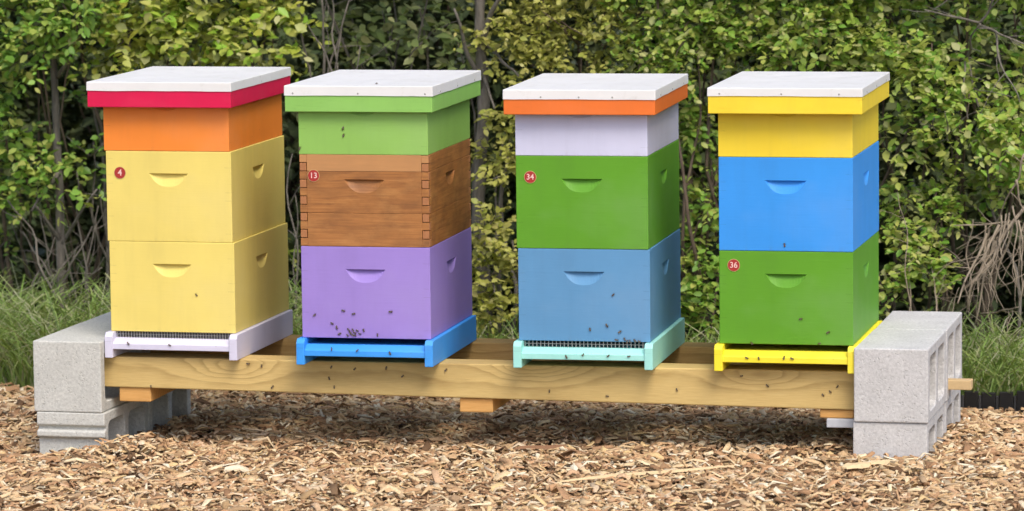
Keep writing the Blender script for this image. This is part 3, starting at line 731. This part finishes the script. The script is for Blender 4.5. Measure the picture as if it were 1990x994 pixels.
shrub('sunlit shrub along the right edge above the dead branches', 'green', [(1840,40,75,1.55,.7),(1815,165,70,1.35),(1885,225,65,1.3),(1955,285,65,1.3),(1780,270,55,1.3),(1930,345,45,1.4,.8),(2010,170,100,1.5),(1960,40,70,1.7,.5),(2080,330,100,1.5),(1890,-130,130,1.45),(2020,-100,130,1.5)], .033, 1.3)
shrub('low mid green shrub right of the rightmost hive, above the grey block', 'green', [(1755,385,48,1.35),(1825,420,45,1.3),(1745,470,45,1.25),(1795,510,45,1.25,.9),(1745,560,42,1.2),(1865,365,45,1.4),(1840,560,35,1.25,.6)], .028, 1.25)
shrub('yellow-green shrub filling the gap between cedar hive and lavender hive', 'yellow', [(985,240,40,1.45),(955,300,40,1.5,.6),(985,340,45,1.4),(945,450,45,1.35),(985,490,45,1.35),(950,540,45,1.35),(975,600,50,1.35),(930,610,45,1.35)], .028, 1.15, stem_mat='bark_grey')
shrub('leafy shrub in the gap between the green box and the sky blue box', 'mid', [(1360,250,45,1.5),(1345,330,45,1.5,.7),(1375,400,45,1.45),(1345,470,45,1.45),(1370,540,45,1.4),(1345,600,50,1.4),(1375,640,45,1.4)], .029, 1.2)
shrub('shaded bush low at the left between the young tree and the cream hive', 'mid', [(175,190,35,1.6,.6),(175,305,40,1.45,.8),(190,380,30,1.45,.6),(20,460,40,1.6,.5)], .032, .9, stem_mat='bark_grey')
# taller bushes filling the depth of the hedge, deep shade painted into their leaves
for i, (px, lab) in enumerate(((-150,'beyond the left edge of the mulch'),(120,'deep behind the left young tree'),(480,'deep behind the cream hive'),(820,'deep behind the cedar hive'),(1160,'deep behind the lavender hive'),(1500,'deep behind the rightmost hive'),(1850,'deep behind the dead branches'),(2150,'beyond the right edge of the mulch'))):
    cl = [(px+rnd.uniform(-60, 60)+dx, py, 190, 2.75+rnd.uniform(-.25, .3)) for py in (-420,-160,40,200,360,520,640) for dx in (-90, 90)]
    shrub('tall bush, shade painted into its leaves, '+lab, 'dark', cl, .055, .5, roots=3, loose=0, name='shade_painted_bush', cat='bush', group='bushes with shade painted leaves at the back of the hedge')

for i, px in enumerate((-260, 150, 560, 970, 1380, 1790, 2200)):  # second row, its leaf colour carries painted shade to darken the gaps
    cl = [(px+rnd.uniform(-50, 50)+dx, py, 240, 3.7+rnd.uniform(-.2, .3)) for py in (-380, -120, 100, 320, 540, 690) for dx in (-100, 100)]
    shrub('tall bush of the second row, shade painted into its leaves, %s from the left' % ('leftmost', 'second', 'third', 'fourth', 'fifth', 'sixth', 'rightmost')[i], 'dark', cl, .085, .8, roots=2, loose=0, name='shade_painted_bush', cat='bush', group='second row of bushes with shade painted leaves')
# ------------------------------------------------------------------ young trees
def tree(label, px_py, Y, r0, mat, crown_px, kind, forks=()):
    base = at(*px_py[0], Y); base.z = gz(base.x, base.y); root = tag(empty('young_tree', base), label, 'tree', 'young trees in the hedge')
    pts = [Vector((0, 0, -.03))]+[at(x, y, Y)-base for x, y in px_py[1:]]
    fine = []
    for i in range(len(pts)-1):
        for t in range(5):
            q = pts[i].lerp(pts[i+1], t/5); s = noise.noise(q*3+Vector((r0*100, 0, 0)))*r0*.7; fine.append(q+Vector((s, s*.5, 0)))
    fine.append(pts[-1]); bm = bmesh.new(); n_ = len(fine)
    tube_bm(bm, fine, [r0*(1.25 if i == 0 else 1)*(1-.5*i/n_)*(1+.09*math.sin(i*2.3)) for i in range(n_)], 10)
    bm_obj('trunk', bm, MAT[mat], root, smooth=True)
    for (a, b, r) in forks:
        bm = bmesh.new(); p = stem_path(at(*a, Y)-base, at(*b, Y-.12)-base, .08); tube_bm(bm, p, [r*(1-.7*i/len(p)) for i in range(len(p))], 7)
        bm_obj('branch', bm, MAT[mat], root, smooth=True)
    P = [];
    A = [clump_leaves(at(c[0], c[1], Y+.05), c[2]*(Y+11.2)/FPX, .5, .036) for c in crown_px]
    P, Dr, U, S = (np.concatenate([a[i] for a in A]) for i in range(4))
    o = arrays('crown', leaves_arr(P-np.array(base), Dr, U, S, rng.uniform(.8, 1.1, len(P))), LEAF_T, len(P), LEAFMATS[kind], root); o['kind'] = 'stuff'
tree('slim grey tree trunk rising between the cedar hive and the lavender hive', [(938,690),(940,560),(936,400),(940,250),(934,120),(938,0),(930,-220),(938,-420)], 1.52, .024, 'bark_grey', [(930,-330,130),(1010,-420,120),(850,-420,130)], 'dull',
     [((938,90),(975,-30),.012),((940,80),(1010,150),.008),((936,180),(880,20),.010),((936,130),(960,210),.007)])
tree('thin brown young tree trunk at the left with a side branch', [(122,640),(120,520),(117,380),(110,260),(104,140),(106,0),(112,-240),(100,-400)], 1.42, .0155, 'bark_grey', [(100,-330,120),(180,-420,120),(20,-400,120)], 'mid',
     [((112,150),(165,55),.009),((118,330),(60,410),.008),((120,470),(70,400),.008),((118,480),(185,370),.007)])
tree('grey trunk showing only at the top edge above the lavender hive', [(1250,680),(1252,500),(1248,250),(1246,60),(1245,-60),(1250,-300),(1240,-430)], 1.62, .017, 'bark_grey', [(1240,-340,130),(1320,-430,120)], 'green')

# ------------------------------------------------------------------ bare vines and dead branches
def tangle(name, label, segs, Y, mat, cat, parts='stem', grp=None, twigs=3):
    b0 = at(*segs[0][0], Y); root = tag(empty(name, (b0.x, b0.y, gz(b0.x, b0.y))), label, cat, grp); off = Vector(root.location)
    for a, b, r, *c in segs:
        dy = c[0] if c else 0
        bm = bmesh.new(); p = stem_path(at(*a, Y+rnd.uniform(-.05, .05))-off, at(*b, Y+dy+rnd.uniform(-.08, .08))-off, .09, 10)
        tube_bm(bm, p, [.6*r*(1-.6*i/len(p)) for i in range(len(p))], 6)
        for q in range(twigs):                                       # side twigs
            i = rnd.randrange(2, len(p)-1); d = (p[i]-p[i-1]).normalized(); e = (d*rnd.uniform(.3, 1)+Vector((rnd.uniform(-1, 1), rnd.uniform(-.6, .6), rnd.uniform(-.8, .5)))).normalized()
            L_ = rnd.uniform(.05, .17); tp = stem_path(p[i], p[i]+e*L_, .14, 5); tube_bm(bm, tp, [.26*r*(1-.12*j) for j in range(6)], 4)
        bm_obj(parts, bm, MAT[mat], root, smooth=True)
tangle('bare_vine', 'tangle of bare grey vine stems between the cream and light green hives', [((640,700),(600,120),.010),((640,700),(660,60),.009),((600,140),(575,-60),.008),((630,190),(610,-80),.009),((630,180),(690,-40),.007),((650,150),(590,30),.006),((655,120),(640,-60),.006),((640,300),(700,90),.007),((575,640),(568,300),.007),((566,660),(580,380),.005),((640,690),(660,120),.008)], 1.42, 'bark_grey', 'vine')
rb = random.Random(5)
DEAD = [((1998,395),(1872,572),.010,-.1),((1962,428),(1898,512),.008,-.1),((2000,395),(2060,300),.012),((1902,612),(1985,598),.006,-.15),((2060,700),(2055,330),.012),((1985,432),(1852,436),.006),((1945,470),(1880,462),.005),((1990,300),(1935,440),.006),((1975,350),(2000,470),.006)]
for q in range(16):
    x0 = rb.uniform(1915, 2000); y0 = 395+(2000-x0)*.75+rb.uniform(-25, 25)
    DEAD.append(((x0, y0), (x0-rb.uniform(-8, 55), y0+rb.uniform(70, 170)), rb.uniform(.004, .008), rb.uniform(-.16, .02)))
tangle('dead_branch', 'loose tangle of bare tan dead branches drooping into the grass at the right edge', DEAD, 1.2, 'twig_dry', 'branch', 'branch', twigs=3)
tangle('bare_shrub', 'grey leafless shrub stems low at the left beside the cream hive', [((120,600),(20,385),.008,-.05),((110,590),(70,370),.006),((115,560),(185,440),.007),((130,580),(195,520),.006),((100,540),(45,450),.006),((150,600),(120,420),.006),((160,610),(200,400),.006),((90,560),(160,470),.005),((170,600),(150,330),.006),((60,560),(110,460),.005)], 1.35, 'bark_grey', 'shrub', 'stem')
tangle('bare_limb', 'pale grey crooked limbs arching through the leaves at the upper right', [((1985,700),(1890,120),.010),((1870,130),(1905,45),.009,-.1),((1905,45),(1800,20),.007,-.1),((1905,50),(1995,85),.008,-.1),((1875,120),(1880,230),.006,-.1),((1935,60),(1975,200),.006,-.1),((1900,50),(1960,-40),.007,-.1),((1830,300),(1815,230),.005,-.2),((1850,310),(1835,215),.005,-.2)], 1.38, 'bark_grey', 'branch', 'limb')
tangle('dry_stalk', 'upright dry pale stalks standing right of the rightmost hive', [((1775,640),(1745,370),.004),((1820,610),(1812,520),.005),((1880,600),(1890,430),.005),((1765,640),(1762,480),.004),((1845,640),(1860,560),.004)], 1.12, 'twig_dry', 'stalk', 'stalk')

# ------------------------------------------------------------------ grass
GT = [(0,1,3,2),(2,3,5,4),(4,5,7,6),(6,7,8)]
def grass(xr, yr, n_, h, lean, w0=.0032):
    x = rng.uniform(*xr, n_); y = rng.uniform(*yr, n_); keep = y > bound(x)+rng.uniform(-.02, .05, n_); x, y = x[keep], y[keep]; n_ = len(x)
    z = np.array([gz(a, b) for a, b in zip(x, y)])-.01; hh = rng.uniform(h[0], h[1], n_)*(.7+.5*rng.random(n_)); a = rng.uniform(0, 2*np.pi, n_)
    ln = rng.uniform(*lean, n_)*hh; dx, dy = np.cos(a)*ln, np.sin(a)*ln - .12*hh; wx = rng.uniform(.6, 1.3, n_)*w0
    a2 = rng.uniform(-.9, .9, n_); cx, cy = np.cos(a2)*wx, np.sin(a2)*wx; V = np.zeros((n_, 9, 3))
    for i, t in enumerate((0, .35, .65, .88)):
        b = t**1.9; zz = hh*(t-.28*t**3*np.minimum(ln/hh, 1.3)); ww = (1-.55*t)
        for s, j in ((-1, 0), (1, 1)): V[:, i*2+j] = np.stack([x+dx*b+s*cx*ww, y+dy*b+s*cy*ww, z+zz], -1)
    V[:, 8] = np.stack([x+dx*1.1, y+dy*1.1, z+hh*(1-.36*np.minimum(ln/hh, 1.3))], -1)
    return V.reshape(-1, 3), n_
gm = leaf_mat('grass_blade', [lin(84,98,46), lin(118,136,66), lin(140,154,84), lin(104,120,56), lin(172,164,112), lin(190,176,128)], .55, .3)
def grass_obj(label, sets_):
    V = np.concatenate([s[0] for s in sets_]); tag(arrays('tall_grass', V, GT, sum(s[1] for s in sets_), gm), label, 'grass', kind='stuff')
grass_obj('tall arching green grass behind the left concrete blocks', [grass((-2.2, .2), (.82, 1.45), 7000, (.16, .40), (.35, 1.25)), grass((-2.2, .2), (.80, 1.2), 4000, (.08, .2), (.2, .8))])
grass_obj('green grass behind the lawn edging at the right', [grass((1.55, 3.6), (.89, 1.4), 7500, (.12, .29), (.35, 1.2)), grass((.2, 1.55), (.9, 1.4), 4000, (.10, .24), (.25, 1.0))])

# ------------------------------------------------------------------ bees
bm = bmesh.new()
def ell(c, s, mi, seg=8):
    r = bmesh.ops.create_uvsphere(bm, u_segments=seg, v_segments=6, radius=1, matrix=Matrix.Translation(c)@Matrix.Diagonal((*s, 1)))
    for f in {f for v in r['verts'] for f in v.link_faces}: f.material_index = mi; f.smooth = True
ell((0, -.0038, .0026), (.0024, .0046, .0023), 0); ell((0, .0022, .0030), (.0022, .0024, .0022), 1); ell((0, .0052, .0027), (.0019, .0013, .0017), 0)
for s in (-1, 1):
    vv = [bm.verts.new((s*a, b, .0052)) for a, b in ((.0006, .0022), (.0026, -.0005), (.0038, -.0058), (.0026, -.0068), (.0010, -.0045))]
    bm.faces.new(vv).material_index = 2
    for y0 in (.0035, .002, .0004):
        tube_bm(bm, [(s*.0015, y0, .0022), (s*.004, y0+(y0-.002)*.6, .0028), (s*.0052, y0+(y0-.002)*1.2, .0002)], [.0004, .0003, .0002], 3)
bmesh.ops.recalc_face_normals(bm, faces=bm.faces)
bee_me = bpy.data.meshes.new('honey_bee'); bm.to_mesh(bee_me); bm.free()
def wing():
    k = N('bee_wing'); k.base((.25, .22, .18)); k.rough(.3); k.b.inputs['Alpha'].default_value = .55; return k.m
for m in (plain('bee_abdomen', (.07, .042, .02), .5, 0, 400), plain('bee_thorax', (.12, .075, .035), .9, 0, 600), wing()): bee_me.materials.append(m)
def bee(px, py, p0, nrm, label, grp, ang=None):
    nrm = Vector(nrm).normalized(); p = hit(px, py, p0, nrm)+nrm*.0002
    a = rnd.uniform(0, 2*math.pi) if ang is None else math.radians(ang)
    t = nrm.orthogonal().normalized(); b = nrm.cross(t); y = (t*math.cos(a)+b*math.sin(a)); x = y.cross(nrm)
    o = bpy.data.objects.new('honey_bee', bee_me); COL.objects.link(o)
    m = Matrix((x, y, nrm)).transposed().to_4x4(); m.translation = p; o.matrix_world = m
    s_ = rnd.uniform(.6, .8); o.scale = (s_, s_, s_)
    tag(o, label, 'bee', grp)
def front(i, dy=0, dz=0):
    x, y, a = HIVES[i]['p']; n_ = Vector((math.sin(a), -math.cos(a), 0)); return Vector((x, y, Z0))+n_*(D/2+dy), n_
def floorp(i, z):
    x, y, a = HIVES[i]['p']; return Vector((x, y, Z0+z)), Vector((0, 0, 1))
def bees(pts, plane, label, grp):
    for q in pts: bee(q[0], q[1], plane[0], plane[1], label, grp)
bees([(668,604),(688,610),(760,606),(646,629),(655,637),(660,649),(677,640),(681,646),(686,641),(690,647),(695,643),(684,650),(690,652),(700,649),(707,642),(734,651),(612,612),(676,652)], front(1), 'small dark honey bee crawling on the front of the purple box', 'bees on the purple box')
bees([(645,678),(695,681),(758,686)], front(1, RL+.0005), 'honey bee on the blue landing board of the cedar hive', 'bees on the blue landing board')
bees([(667,250),(668,263),(583,288)], front(1), 'honey bee on the light green super', 'bees on the light green super')
bees([(732,164)], (Vector((0, 0, Z0+.7425)), Vector((0, 0, 1))), 'single honey bee on the white cover of the light green hive', 'bee on the light green hive cover')
bees([(1192,573),(1147,640),(1180,633),(1205,645),(1199,661),(1214,659),(1224,663),(1234,662),(1219,664),(1243,664)], front(2), 'small dark honey bee on the front of the steel blue box', 'bees on the steel blue box')
bees([(1101,694),(1182,692),(1133,690),(1222,693)], front(2, RL+.0005), 'honey bee on the mint landing board', 'bees on the mint landing board')
bees([(1475,697),(1452,696),(1524,695),(1540,697)], front(3, RL+.0005), 'honey bee on the yellow landing board', 'bees on the yellow landing board')
bees([(1557,620),(1610,646),(1461,667),(1592,668)], front(3), 'honey bee on the front of the green box above the yellow base', 'bees on the rightmost green box')
bees([(1525,476)], front(3), 'single honey bee low on the sky blue box', 'bee on the sky blue box')
bees([(382,573)], front(0), 'single honey bee on the lower cream box', 'bee on the lower cream box')
bees([(250,668),(330,671)], front(0, RL+.0005), 'honey bee on the pale lilac landing board of the cream hive', 'bees on the pale lilac board')
bees([(483,707),(509,711),(530,752),(294,752),(650,752),(690,717),(751,716),(783,731),(867,719),(644,714),(1068,760),(1316,758),(1441,731),(1492,750),(1600,768),(1614,762),(1628,751),(640,735),(1180,770)], (Vector((0, -.2505, 0)), Vector((0, -1, 0))), 'tiny dark honey bee on the front face of the pine beam', 'bees on the pine beam')
print('objects', len(bpy.data.objects), 'tris', sum(sum(len(p.vertices)-2 for p in m.polygons) if len(m.polygons) < 3000 else len(m.polygons)*2 for m in bpy.data.meshes))
